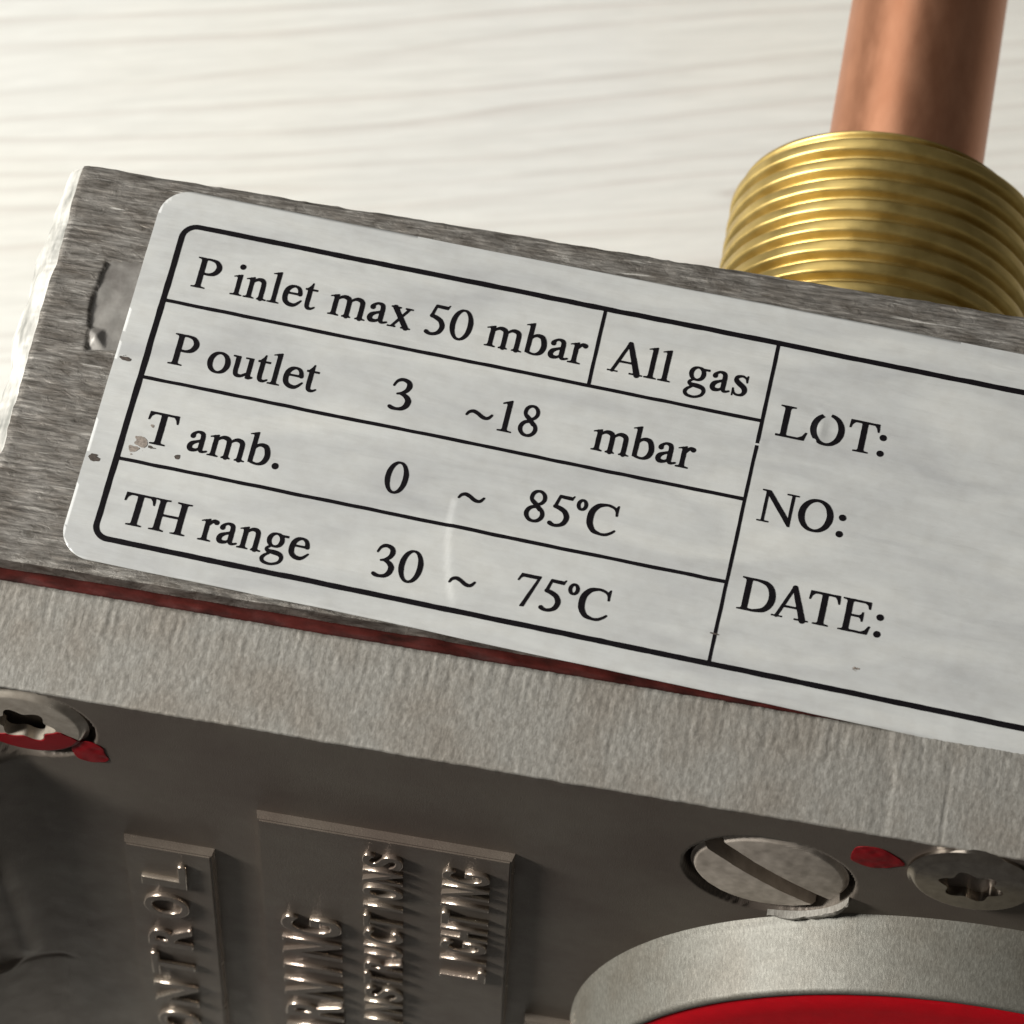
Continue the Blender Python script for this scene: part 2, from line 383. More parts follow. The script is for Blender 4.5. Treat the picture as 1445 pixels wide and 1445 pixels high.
# back, front and right walls and floor of the body
def wall(line, drop, mi, rev=False):
    global faces, midx
    off = sum(len(v) for v in verts); n = len(line)
    low = line.copy(); low[:, 2] = drop
    verts.append(np.vstack([line, low])); f = grid_faces(2, n, off)
    faces += [list(reversed(q)) for q in f] if rev else f; midx += [mi] * len(f)
back = np.stack([Xg2[-1], Yg2[-1], Zg[-1]], -1); front = np.stack([Xg2[0], Yg2[0], Zg[0]], -1)
wall(np.vstack([sv[1:, -1][::-1][1:], back]), -40.0, 1); wall(front, -40.0, 0, True)
wall(np.stack([Xg2[:, -1], Yg2[:, -1], Zg[:, -1]], -1), -40.0, 1)
off = sum(len(v) for v in verts)
verts.append(np.array([(XL - 1.2, YB, -40), (XR, YB, -40), (XR, YT, -40), (XL - 1.2, YT, -40)], float)); faces.append([off + 3, off + 2, off + 1, off]); midx.append(1)
body = link_mesh('body', np.vstack(verts), faces, [MT['machined'], MT['cast'], MT['pocket']], valve, midx)
body['label'] = 'milled aluminium block with tool streaks and a chipped bright left edge'

# ---- pedestal of the casting under the body
def box_part(name, x0, x1, y0, y1, z0, z1, mat, bev=0.4):
    b = bmesh.new(); bmesh.ops.create_cube(b, size=1.0)
    for v in b.verts: v.co = Vector(((x0 + x1) / 2 + v.co.x * (x1 - x0), (y0 + y1) / 2 + v.co.y * (y1 - y0), (z0 + z1) / 2 + v.co.z * (z1 - z0)))
    bmesh.ops.bevel(b, geom=list(b.edges), offset=bev, segments=3, affect='EDGES')
    b.verts.index_update()
    V = [tuple(v.co) for v in b.verts]; F = [[v.index for v in f.verts] for f in b.faces]; b.free()
    return link_mesh(name, V, F, mat, valve, smooth=False)
box_part('foot', -3.0, 118.0, -24.0, 0.5, TABLE, -39.9, MT['cast'], 1.0)

# ---- red gasket between body and cover
gx = np.arange(-9.0, 121.0, 0.35); gy = np.linspace(YB + 0.06, -26.02, 7)
GX, GY = np.meshgrid(gx, gy)
GZ = -1.15 + 0.22 * fbm(GX / 2.5, GY / 1.0, 71) - 0.25 * sstep(-25.55, -26.0, GY) + 0.12 * sstep(2.5, 0.5, np.abs(GX - 4.5)) * vn(GX / 0.5, GY / 0.5, 72)
gv = np.stack([GX, GY, GZ], -1).reshape(-1, 3); gf = grid_faces(len(gy), len(gx))
n = len(gv); lo = gv.copy(); lo[:, 2] = -62.0
bd = boundary([list(f) for f in gf])
link_mesh('gasket', np.vstack([gv, lo]), [list(reversed(f)) for f in gf] + [[a, b, b + n, a + n] for a, b in bd] + [[q + n for q in f] for f in gf], MT['gasket'], valve)

# ---- cover: rough upper edge (band) rolling over into the dark front face
BY0 = -26.05
band_y = np.arange(BY0, YF + 0.14, -0.09)
ang = np.linspace(0, math.pi / 2, 5)[1:]
fz = np.concatenate([np.arange(ZB - 0.16, -58.0, -0.20), [-60.0, -62.0, -64.0, TABLE]])
cx = np.concatenate([[-12.0, -9.0], np.arange(-8.4, 62.0, 0.13), np.linspace(62.4, 122, 16)])
def cover_edge(X):                  # burr along the front edge
    return 0.07 * fbm(X / 1.1, X * 0, 81) + 0.05 * np.maximum(0, vn(X / 0.35, X * 0, 82))
def front_off(X, Z):                # depth of pockets in the front face (positive = into the casting)
    d = np.zeros_like(X)
    r = np.hypot(X - 42.4, Z + 8.95); d += 1.5 * sstep(5.28, 5.02, r)
    d += 1.1 * sstep(4.45, 4.2, np.hypot(X + 3.2, Z + 5.15))
    lb = -3.15 + 0.25 * vn(Z / 9.0, Z * 0, 84)
    fl = sstep(-8.6, -10.4, Z)
    d -= 2.9 * sstep(0.3, -6.5, X - lb) * fl
    d -= 0.5 * sstep(0.30, 0.05, np.abs(Z + 41.0)) * sstep(-5.4, -6.2, X) * fl
    d += 0.10 * sstep(0.45, 0.0, np.abs(Z + 41.4 + 0.15 * (X + 4))) * sstep(-2.0, -3.2, X) * sstep(-7, -5.6, X) * fl
    d -= 0.35 * np.exp(-((X + 5.6 + (Z + 30) * 0.06) / 0.45) ** 2) * sstep(-22, -27, Z) * sstep(-41, -39, Z)
    return d
P = []
for y in band_y:
    t = (BY0 - y) / (BY0 - YF)
    z = ZB + 0.026 * fbm(cx / 0.14, np.full_like(cx, y) / 0.45, 86) * (1.1 - 0.3 * t) + 0.020 * vn(cx / 0.15, np.full_like(cx, y) / 0.18, 87) + 0.055 * vn(cx / 0.17, np.full_like(cx, y) / 2.2, 88) * (0.15 + 0.85 * sstep(0.55, 0.1, t))
    z = z - sstep(0.04, 0.0, t) * 0.12
    z = z - 0.05 * sstep(0.03, 0.005, np.abs(vn(cx / 2.9, cx * 0, 95) - 0.21 - 0.05 * vn(cx / 6, np.full_like(cx, y) / 3, 96))) * sstep(25, 40, cx)
    P.append(np.stack([cx, np.full_like(cx, y) + (0.04 * fbm(cx / 0.8, cx * 0, 89) if t < 0.05 else 0), z], -1))
last = P[-1][:, 2].copy(); eb = cover_edge(cx)
for a in ang[:-1]:
    P.append(np.stack([cx, YF + 0.14 - 0.14 * math.sin(a) - eb * math.sin(a), ZB * 0.3 + last * 0.7 - 0.15 * (1 - math.cos(a))], -1))
nband = len(P)
for q, z in enumerate(fz):
    Z = np.full_like(cx, z) - (0.03 if q == 0 else 0)
    y = YF + front_off(cx, Z) + (0.0 if q > 2 else -eb * (1.0, 0.5, 0.15)[q])
    P.append(np.stack([cx, y, Z], -1))
P = np.array(P); cv = P.reshape(-1, 3); cf = grid_faces(P.shape[0], len(cx))
ci = [0 if (i // (len(cx) - 1)) < nband else 1 for i in range(len(cf))]
n = len(cv)
cv = np.vstack([cv, [(-12, BY0, TABLE), (122, BY0, TABLE)]])
nc = len(cx); nr = P.shape[0]
cf = [list(reversed(f)) for f in cf]
cf.append(list(range(0, nc)) + [n + 1, n]); ci.append(0)                       # back
cf.append([r * nc for r in range(nr)][::-1] + [n][::-1]); ci.append(1)          # left end
cf.append([r * nc + nc - 1 for r in range(nr)] + [n + 1]); ci.append(1)         # right end
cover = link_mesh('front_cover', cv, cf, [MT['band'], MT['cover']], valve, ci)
cover['label'] = 'dark front cover with a rough pale upper edge'

# face coordinates (u = X, v = Z, h = height above the front face towards the viewer)
def on_front(u, v, h):
    u = np.asarray(u, float); return np.stack([u, np.full_like(u, YF) - h, np.asarray(v, float)], -1)
def front_slab(name, F, x0, z0, h, top, bottom, mat, parent, smooth=False):
    V2, fs = mesh_sdf(F, x0, z0, h)
    V, fs = slab(V2, fs, lambda a, b: on_front(a, b, top(a, b)), lambda a, b: on_front(a, b, bottom(a, b)))
    return link_mesh(name, V, fs, mat, parent, smooth=smooth)
def fgrid(x0, x1, z0, z1, h):
    X, Z = np.meshgrid(np.arange(x0, x1 + h, h), np.arange(z0, z1 + h, h)); return X, Z

# ---- raised plates with raised lettering
def plate(x0, x1, z0, z1, hgt=0.6):
    b = bmesh.new()
    c = [(x0 - .12, z0 - .12), (x1 + .12, z0 - .12), (x1 + .12, z1 + .12), (x0 - .12, z1 + .12)]
    t = [(x0 + .05, z0 + .05), (x1 - .05, z0 + .05), (x1 - .05, z1 - .05), (x0 + .05, z1 - .05)]
    lo = [b.verts.new((x, YF + 0.05, z)) for x, z in c]; hi = [b.verts.new((x, YF - hgt, z)) for x, z in t]
    b.faces.new(hi); b.faces.new(lo[::-1])
    for i in range(4): b.faces.new([lo[i], lo[(i + 1) % 4], hi[(i + 1) % 4], hi[i]])
    bmesh.ops.bevel(b, geom=[e for e in b.edges if all(v in hi for v in e.verts)], offset=0.10, segments=2, affect='EDGES')
    b.verts.index_update()
    V = [tuple(v.co) for v in b.verts]; F = [[v.index for v in f.verts] for f in b.faces]; b.free()
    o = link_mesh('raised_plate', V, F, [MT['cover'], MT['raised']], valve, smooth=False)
    for p in o.data.polygons:                     # rubbed edges, their glint put in as a lighter metal
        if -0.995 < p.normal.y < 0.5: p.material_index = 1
    return o
_glyph_cache = {}
def sans(ch):
    if ch not in _glyph_cache:
        cu = bpy.data.curves.new('letter_outline', 'FONT'); cu.body = ch; cu.size = 1.0
        cu.extrude = 0.10; cu.bevel_depth = 0.02; cu.bevel_resolution = 2; cu.resolution_u = 8; cu.offset = 0.0
        ob = bpy.data.objects.new('letter_outline', cu); COL.objects.link(ob)
        dg = bpy.context.evaluated_depsgraph_get()
        me = bpy.data.meshes.new_from_object(ob.evaluated_get(dg))
        v = np.zeros(len(me.vertices) * 3); me.vertices.foreach_get('co', v); v = v.reshape(-1, 3)
        F = [list(p.vertices) for p in me.polygons]
        bpy.data.objects.remove(ob); bpy.data.curves.remove(cu); bpy.data.meshes.remove(me)
        lo, hi = v.min(0), v.max(0); _glyph_cache[ch] = ((v - lo) / np.maximum(hi - lo, 1e-6), F)
    return _glyph_cache[ch]
def raised_letter(ch, xtop, xbase, zc, width, h0, hgt, parent):
    v, F = sans(ch)
    if ch == 'I': width *= 0.24
    X = xbase + (xtop - xbase) * v[:, 1]; Z = zc + (v[:, 0] - 0.5) * width; Y = YF - h0 + 0.04 - hgt * v[:, 2]
    Z = Z + 0.10 * vn(X / 0.9, Z / 0.9, 300 + ord(ch)); X = X + 0.08 * vn(X / 0.7, Z / 0.7, 310 + ord(ch))
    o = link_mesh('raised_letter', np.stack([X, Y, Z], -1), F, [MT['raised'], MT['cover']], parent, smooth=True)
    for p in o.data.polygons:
        if p.normal.y < -0.97: p.use_smooth = False; p.material_index = 1  # walls stay lighter than tops, reflected light put into their colour
    return o
def raised_word(word, xtop, xbase, ztop, pitch, width, parent, h0=0.6, hgt=0.36):
    for k, ch in enumerate(reversed(word)):      # reads upwards: last letter is highest
        zc = ztop - pitch * (k + 0.5)
        if zc < TABLE + 1: break
        raised_letter(ch, xtop, xbase, zc, width, h0, hgt, parent)
p1 = plate(2.28, 7.9, -56.0, -19.45)
raised_word('CONTROL', 3.25, 6.2, -20.5, 5.0, 3.4, p1)
p2 = plate(10.97, 26.87, -60.0, -12.3)
raised_word('WARNING', 12.25, 16.15, -25.6, 3.55, 2.65, p2)
raised_word('INSTRUCTIONS', 17.6, 20.15, -13.75, 2.41, 1.75, p2)
raised_word('LIGHTING', 22.6, 25.6, -14.2, 2.23, 1.62, p2)
plate(28.3, 40.0, -64.0, -37.9, 0.6)

# ---- slotted screw in its counterbore
sx, sz, sr = 42.4, -8.95, 4.82
X, Z = fgrid(sx - 5.2, sx + 5.2, sz - 5.2, sz + 5.2, 0.1)
ux, uz = 0.765, -0.644
slot_d = np.abs((X - sx) * -uz + (Z - sz) * ux) - 0.78 - 0.06 * vn(X / 0.8, Z / 0.8, 91)
disc = np.hypot(X - sx, Z - sz) - sr
dome = lambda a, b: -0.42 + 0.30 * (1 - (np.hypot(a - sx, b - sz) / sr) ** 2) + 0.30 * sstep(sr, sr - 0.35, np.hypot(a - sx, b - sz)) + 0.03 * vn(a / 0.5, b / 0.5, 92)
scr = front_slab('slotted_screw', np.maximum(disc, -slot_d), X[0, 0], Z[0, 0], 0.1, dome, lambda a, b: a * 0 - 1.48, MT['nickel'], valve, smooth=False)
scr['label'] = 'pale round screw head with a single worn slot'
front_slab('slot_floor', disc + 0.15, X[0, 0], Z[0, 0], 0.1, lambda a, b: a * 0 - 1.15 + 0.06 * vn(a, b, 93), lambda a, b: a * 0 - 1.46, MT['cover'], scr)

# burr raised on the lip of the counterbore
X, Z = fgrid(sx - 6.6, sx + 6.6, sz - 6.6, sz + 6.6, 0.1)
Rb = np.hypot(X - sx, Z - sz); Tb = np.degrees(np.arctan2(Z - sz, X - sx))
wb = 0.95 * np.exp(-((Tb + 52) / 34.0) ** 2) - 0.30 + 0.22 * vn(X / 0.5, Z / 0.5, 97)
front_slab('lip_burr', np.maximum(5.15 - Rb, Rb - 5.2 - wb), X[0, 0], Z[0, 0], 0.1, lambda a, b: 0.10 + 0.30 * sstep(6.3, 5.3, np.hypot(a - sx, b - sz)) + 0.2 * vn(a / 0.35, b / 0.35, 98), lambda a, b: a * 0 - 0.05, MT['band'], scr)

# ---- star-socket screws
def star_screw(cx_, cz_, r=4.05, rot=0.3, lift=0.0, tall=0.35, mat='chrome'):
    X, Z = fgrid(cx_ - r - .3, cx_ + r + .3, cz_ - r - .3, cz_ + r + .3, 0.09)
    R = np.hypot(X - cx_, Z - cz_); T = np.arctan2(Z - cz_, X - cx_)
    star = R - 1.72 * (1 + 0.15 * np.cos(6 * T + rot))
    top = lambda a, b: lift + (lambda q: 0.18 + tall * sstep(r + 0.1, r - 0.55, q) + 0.10 * (1 - (q / r) ** 2))(np.hypot(a - cx_, b - cz_))
    s = front_slab('star_screw', np.maximum(R - r, -star), X[0, 0], Z[0, 0], 0.09, top, lambda a, b: a * 0 + lift - 0.08, MT[mat], valve, smooth=False)
    front_slab('socket_floor', star - 0.1, X[0, 0], Z[0, 0], 0.09, lambda a, b: a * 0 + lift - 0.9, lambda a, b: a * 0 + lift - 1.2, MT['chrome'], s)
    return s, X, Z, R, star, top
sL, X, Z, R, star, topL = star_screw(-3.2, -5.15, 3.95, 0.3, -0.5, 0.4, 'nickel_bright')
sL['label'] = 'star screw head with a red paint streak'
wedge = d_poly(X, Z, [(-5.2, -7.2), (-3.2, -6.4), (-1.4, -5.2), (0.6, -6.6), (1.4, -7.6), (0.5, -9.4), (-2.4, -10.2), (-4.8, -8.6)]) + 0.25 * vn(X / 0.6, Z / 0.6, 101)
front_slab('paint_streak', np.maximum(np.maximum(wedge, R - 3.85), -(star - 0.08)), X[0, 0], Z[0, 0], 0.09, lambda a, b: topL(a, b) + 0.04, lambda a, b: topL(a, b) - 0.05, MT['paint'], sL, smooth=True)
sR, *_ = star_screw(54.25, -4.35, 3.85, 0.9, 0.0, 0.35)
def paint_spot(x, z, rx, rz, seed):
    X, Z = fgrid(x - rx * 1.5, x + rx * 1.5, z - rz * 1.5, z + rz * 1.5, 0.08)
    F = (np.hypot((X - x) / rx, (Z - z) / rz) - 1) * min(rx, rz) + 0.55 * fbm(X / 1.5, Z / 1.5, seed, 2)
    front_slab('paint_spot', F, X[0, 0], Z[0, 0], 0.08, lambda a, b: 0.03 + 0.05 * np.maximum(0, 1 - np.hypot((a - x) / rx, (b - z) / rz) ** 2) + 0.05 * vn(a / 0.5, b / 0.5, seed + 1), lambda a, b: a * 0 - 0.02, MT['paint'], valve, smooth=True)
paint_spot(48.5, -3.75, 1.75, 1.25, 103)
paint_spot(0.75, -7.8, 1.0, 1.3, 105)

# ---- control boss with the red disc
bx, bz = 57.3, -36.9
def lathe_front(name, prof_, mat, parent, seg=220, noise_amp=0.0, cap=True):
    th = np.linspace(0, 2 * math.pi, seg, endpoint=False); V = []
    for q, (r, h) in enumerate(prof_):
        rr = r + noise_amp * fbm(th * 30, np.full_like(th, h * 2.0), 111)
        V.append(on_front(bx + rr * np.cos(th), bz + rr * np.sin(th), np.full_like(th, h)))
    V = np.array(V); F = grid_faces(len(prof_), seg, 0, True); V = V.reshape(-1, 3)
    if cap: F.append(list(range((len(prof_) - 1) * seg, len(prof_) * seg)))
    return link_mesh(name, V, F, mat, parent)
hs = np.linspace(0.5, 4.3, 16)
boss = lathe_front('control_boss', [(26.1, -0.05), (26.02, 0.10), (25.95, 0.3)] + [(25.95 - 0.24 * h, h) for h in hs] + [(24.86, 4.52), (24.72, 4.62), (24.45, 4.64), (24.3, 4.5), (24.2, 4.0)], MT['boss'], valve, 360, 0.03, False)
boss['label'] = 'round cast boss with a red front disc'
lathe_front('red_disc', [(24.36, 3.6), (24.36, 4.50), (24.2, 4.58), (22, 4.6), (12, 4.6), (3, 4.6)], MT['red'], boss)

# ---- red plug on the far left side of the body
def lathe_axis(name, prof_, origin, axis, mat, parent, seg=48):
    o = np.array(origin, float); a = np.array(axis, float)
    u = np.cross(a, (0.3, 0.5, 0.8)); u /= np.linalg.norm(u); w = np.cross(a, u)
    th = np.linspace(0, 2 * math.pi, seg, endpoint=False)
    V = np.array([[o + a * t + (u * math.cos(q) + w * math.sin(q)) * r for q in th] for r, t in prof_])
    F = grid_faces(len(prof_), seg, 0, True); V = V.reshape(-1, 3)
    F.append(list(range((len(prof_) - 1) * seg, len(prof_) * seg)))
    return link_mesh(name, V, [list(reversed(f)) for f in F], mat, parent)
lathe_axis('red_plug', [(2.6, 0), (2.6, 1.4), (2.3, 1.9), (1.2, 2.1)], (-8.6, -19.6, -6.0), (-1, 0, 0), MT['red'], valve)

# ---- brass fitting (helical thread) and copper pipe behind the body
fx, fzc, fend = 43.25, -18.4, 20.6
pitch = 1.58; seg = 160
ysn = np.arange(2.5, fend + 0.001, pitch / 18)
th = np.linspace(0, 2 * math.pi, seg, endpoint=False)
YY, TT = np.meshgrid(ysn, th, indexing='ij')
ph = (YY / pitch + TT / (2 * math.pi)) % 1.0
tri = 1 - np.abs(ph - 0.5) * 2
prof_r = 10.50 - 0.62 * (1 - sstep(0.0, 0.62, tri)) + 0.05 * tri - 0.03 * vn(TT * 9.0, YY / 0.5, 141)
prof_r -= 0.55 * sstep(fend - 0.9, fend, YY)
fV = np.stack([fx + prof_r * np.cos(TT), YY, fzc + prof_r * np.sin(TT)], -1).reshape(-1, 3)
fF = grid_faces(len(ysn), seg, 0, True)
# end face ring and bore
rings = [(9.2, fend + 0.12), (6.2, fend + 0.12), (5.9, fend - 0.2), (5.9, fend - 4.0)]
prev = (len(ysn) - 1) * seg
for r, y in rings:
    off = len(fV); fV = np.vstack([fV, np.stack([fx + r * np.cos(th), np.full_like(th, y), fzc + r * np.sin(th)], -1)])
    fF += [[prev + i, prev + (i + 1) % seg, off + (i + 1) % seg, off + i] for i in range(seg)]; prev = off
fit = link_mesh('brass_fitting', fV, [list(reversed(f)) for f in fF], MT['brass'], valve)
fit['label'] = 'threaded brass fitting behind the block'
pipe_r = 5.32; px0 = 43.8
pys = np.concatenate([np.linspace(15.0, 95.0, 60)])
pt = np.linspace(0, 2 * math.pi, 96, endpoint=False)
pv = np.array([[(px0 + pipe_r * math.cos(q), y, fzc + pipe_r * math.sin(q)) for q in pt] for y in pys])
pv[:, :, 0] += (0.02 * fbm(pv[:, :, 1] / 6.0, np.tile(pt, (60, 1)) * 1.5, 121))
inner = pv[::-1].copy(); inner[:, :, 0] = px0 + (inner[:, :, 0] - px0) * 0.83; inner[:, :, 2] = fzc + (inner[:, :, 2] - fzc) * 0.83
pa = np.vstack([pv, inner]); pipe = link_mesh('copper_pipe', pa.reshape(-1, 3), [list(reversed(f)) for f in grid_faces(pa.shape[0], 96, 0, True)], MT['copper'], valve)
pipe['label'] = 'plain copper pipe leaving the brass fitting'

# ------------------------------------------------------------------ the label and its print
DL = math.radians(2.42); cD, sD = math.cos(DL), math.sin(DL)
def lab2blk(x, y):                   # label millimetres -> valve millimetres
    return cD * x + sD * y, -sD * x + cD * y
def label_z(x, y):                   # height of the label surface over label coordinates
    X, Y = lab2blk(x, y)
    z = 0.12 + (0.055 + 0.035 * sstep(30, 45, x)) * fbm(x / 8.0, y / 1.9, 131, 3) + 0.020 * vn(x / 3.0, y / 0.6, 133)
    ov = np.maximum(0, YB + 0.15 - Y)
    z = z - 0.16 * ov - 0.10 * ov ** 2 + 0.02 * vn(x / 1.2, y * 0, 135) * sstep(0, 0.6, ov)
    # lifted lower margin and the trapped-air crease
    z = z - 0.22 * sstep(-22.8, -24.4, y) * sstep(13, 30, x)
    cxr = 20.5 + 0.028 * (y + 15) ** 2 + 0.1 * vn(y / 1.5, y * 0, 137)
    z = z + 0.045 * sstep(0.0, 0.22, x - cxr) * sstep(3.5, 0.2, x - cxr) * sstep(-14.8, -15.4, y) * sstep(-22.6, -21.5, y)
    z = z + 0.10 * np.exp(-((x - 41.35) / 0.35) ** 2 - ((y + 5.4) / 0.7) ** 2) + 0.035 * np.sin(y * 9.0) * np.exp(-((x - 41.3) / 0.25) ** 2) * sstep(-4.6, -4.2, y) * sstep(-2.6, -3.0, y)
    z = z + 0.05 * np.exp(-((x - 37.95) / 0.3) ** 2 - ((y + 7.2) / 0.22) ** 2)
    return z
def on_label(x, y, lift):
    X, Y = lab2blk(np.asarray(x, float), np.asarray(y, float))
    return np.stack([X, Y, label_z(np.asarray(x, float), np.asarray(y, float)) + lift], -1)
LX0, LY0, LY1 = -1.88, -24.15, 2.42
def rect_grid_mesh(): 
    h = 0.2
    X, Y = np.meshgrid(np.arange(LX0 - 0.4, 63.4, h), np.arange(LY0 - 0.4, LY1 + 0.5, h))
    F = d_rrect(X, Y, LX0, LY0, 62.6, LY1, 2.0) + 0.02 * fbm(X / 4, Y / 4, 139)
    F = F - 0.006 * np.maximum(0, X - 10) * (Y > 0) 
    return mesh_sdf(F, X[0, 0], Y[0, 0], h)
V2, fs = rect_grid_mesh()
V, fs = slab(V2, fs, lambda a, b: on_label(a, b, 0.0), lambda a, b: on_label(a, b, -0.05))
label = link_mesh('data_label', V, fs, MT['label'], valve)
label['label'] = 'white printed sticker with a ruled table of pressures and temperatures'

def ribbon(name, pts, w, mat, lift=0.014, step=0.25, wn=0.12, seed=0):
    pts = np.asarray(pts, float); out = []
    for a, b in zip(pts[:-1], pts[1:]):
        n = max(1, int(np.hypot(*(b - a)) / step)); out += [a + (b - a) * k / n for k in range(n)]
    out.append(pts[-1]); q = np.array(out)
    t = np.gradient(q, axis=0); t /= np.maximum(np.hypot(t[:, 0], t[:, 1]), 1e-9)[:, None]
    nrm = np.stack([-t[:, 1], t[:, 0]], -1)
    s = np.arange(len(q)) * step
    ww = (w / 2) * (1 + wn * fbm(s / 0.6, s * 0, 150 + seed, 3)); oo = 0.03 * vn(s / 1.1, s * 0, 170 + seed)
    A = q + nrm * (ww + oo)[:, None]; Bq = q - nrm * (ww - oo)[:, None]; Cq = q + nrm * oo[:, None]
    n = len(q); V2 = np.vstack([A, Cq, Bq])
    F = []
    for i in range(n - 1): F += [[i, i + n, i + n + 1, i + 1], [i + n, i + 2 * n, i + 2 * n + 1, i + n + 1]]
    return link_mesh(name, on_label(V2[:, 0], V2[:, 1], lift), F, mat, label)
def arc(cx_, cy_, r, a0, a1, n=8):
    return [(cx_ + r * math.cos(math.radians(a0 + (a1 - a0) * k / n)), cy_ + r * math.sin(math.radians(a0 + (a1 - a0) * k / n))) for k in range(n + 1)]
R1, R2, R3, R4 = -5.62, -11.2, -17.0, -22.55
ribbon('frame_line', [(60.7, -11.0)] + arc(59.8, -0.92, 0.9, 0, 90) + arc(0.9, -0.92, 0.9, 90, 180) + arc(0.9, R4 + 0.9, 0.9, 180, 270) + arc(59.8, R4 + 0.9, 0.9, 270, 360) + [(60.7, -11.0)], 0.37, MT['ink'], seed=1)
ribbon('row_line', [(0.1, R1), (37.72, R1)], 0.25, MT['ink'], 0.016, seed=2)
ribbon('row_line', [(0.1, R2), (37.72, R2)], 0.25, MT['ink'], 0.016, seed=3)
ribbon('row_line', [(0.1, R3), (37.72, R3)], 0.25, MT['ink'], 0.016, seed=4)
ribbon('column_line', [(26.82, -0.1), (26.88, R1)], 0.22, MT['ink'], 0.018, seed=5)
ribbon('column_line', [(37.74, -0.1), (37.76, -7.25)], 0.23, MT['ink'], 0.018, seed=6)
ribbon('column_line', [(37.76, -7.38), (37.78, R4)], 0.21, MT['ink'], 0.018, seed=7)

# ---- a bookish serif drawn with strokes; 1000 units to the em
def bar(x0, x1, y0, y1): return ('P', [(x0, y0), (x1, y0), (x1, y1), (x0, y1)])
def ell(cx_, cy_, rx, ry, ws, wt, tilt=0.0, n=40):
    pts = []
    for k in range(n + 1):
        a = 2 * math.pi * k / n
        pts.append((cx_ + rx * math.cos(a), cy_ + ry * math.sin(a), wt + (ws - wt) * abs(math.cos(a + tilt)) ** 1.6))
    return ('L', pts)
def dot(x, y, r): return ('L', [(x, y, 2 * r), (x + 1, y, 2 * r)])
def S(*p): return ('S', list(p))
def Ln(*p): return ('L', list(p))
def flag(x, y): return ('P', [(x - 82, y - 72), (x - 78, y - 56), (x + 74, y), (x + 84, y - 4), (x + 84, y - 90), (x, y - 90), (x - 8, y - 64), (x - 40, y - 60)])
def foot(x0, x1, s0, s1, y=0, d=1):   # bracketed serif under a stem s0..s1
    return ('P', [(x0, y), (x1, y), (x1, y + 20 * d), (s1 + 14, y + 32 * d), (s1, y + 62 * d), (s0, y + 62 * d), (s0 - 14, y + 32 * d), (x0, y + 20 * d)])
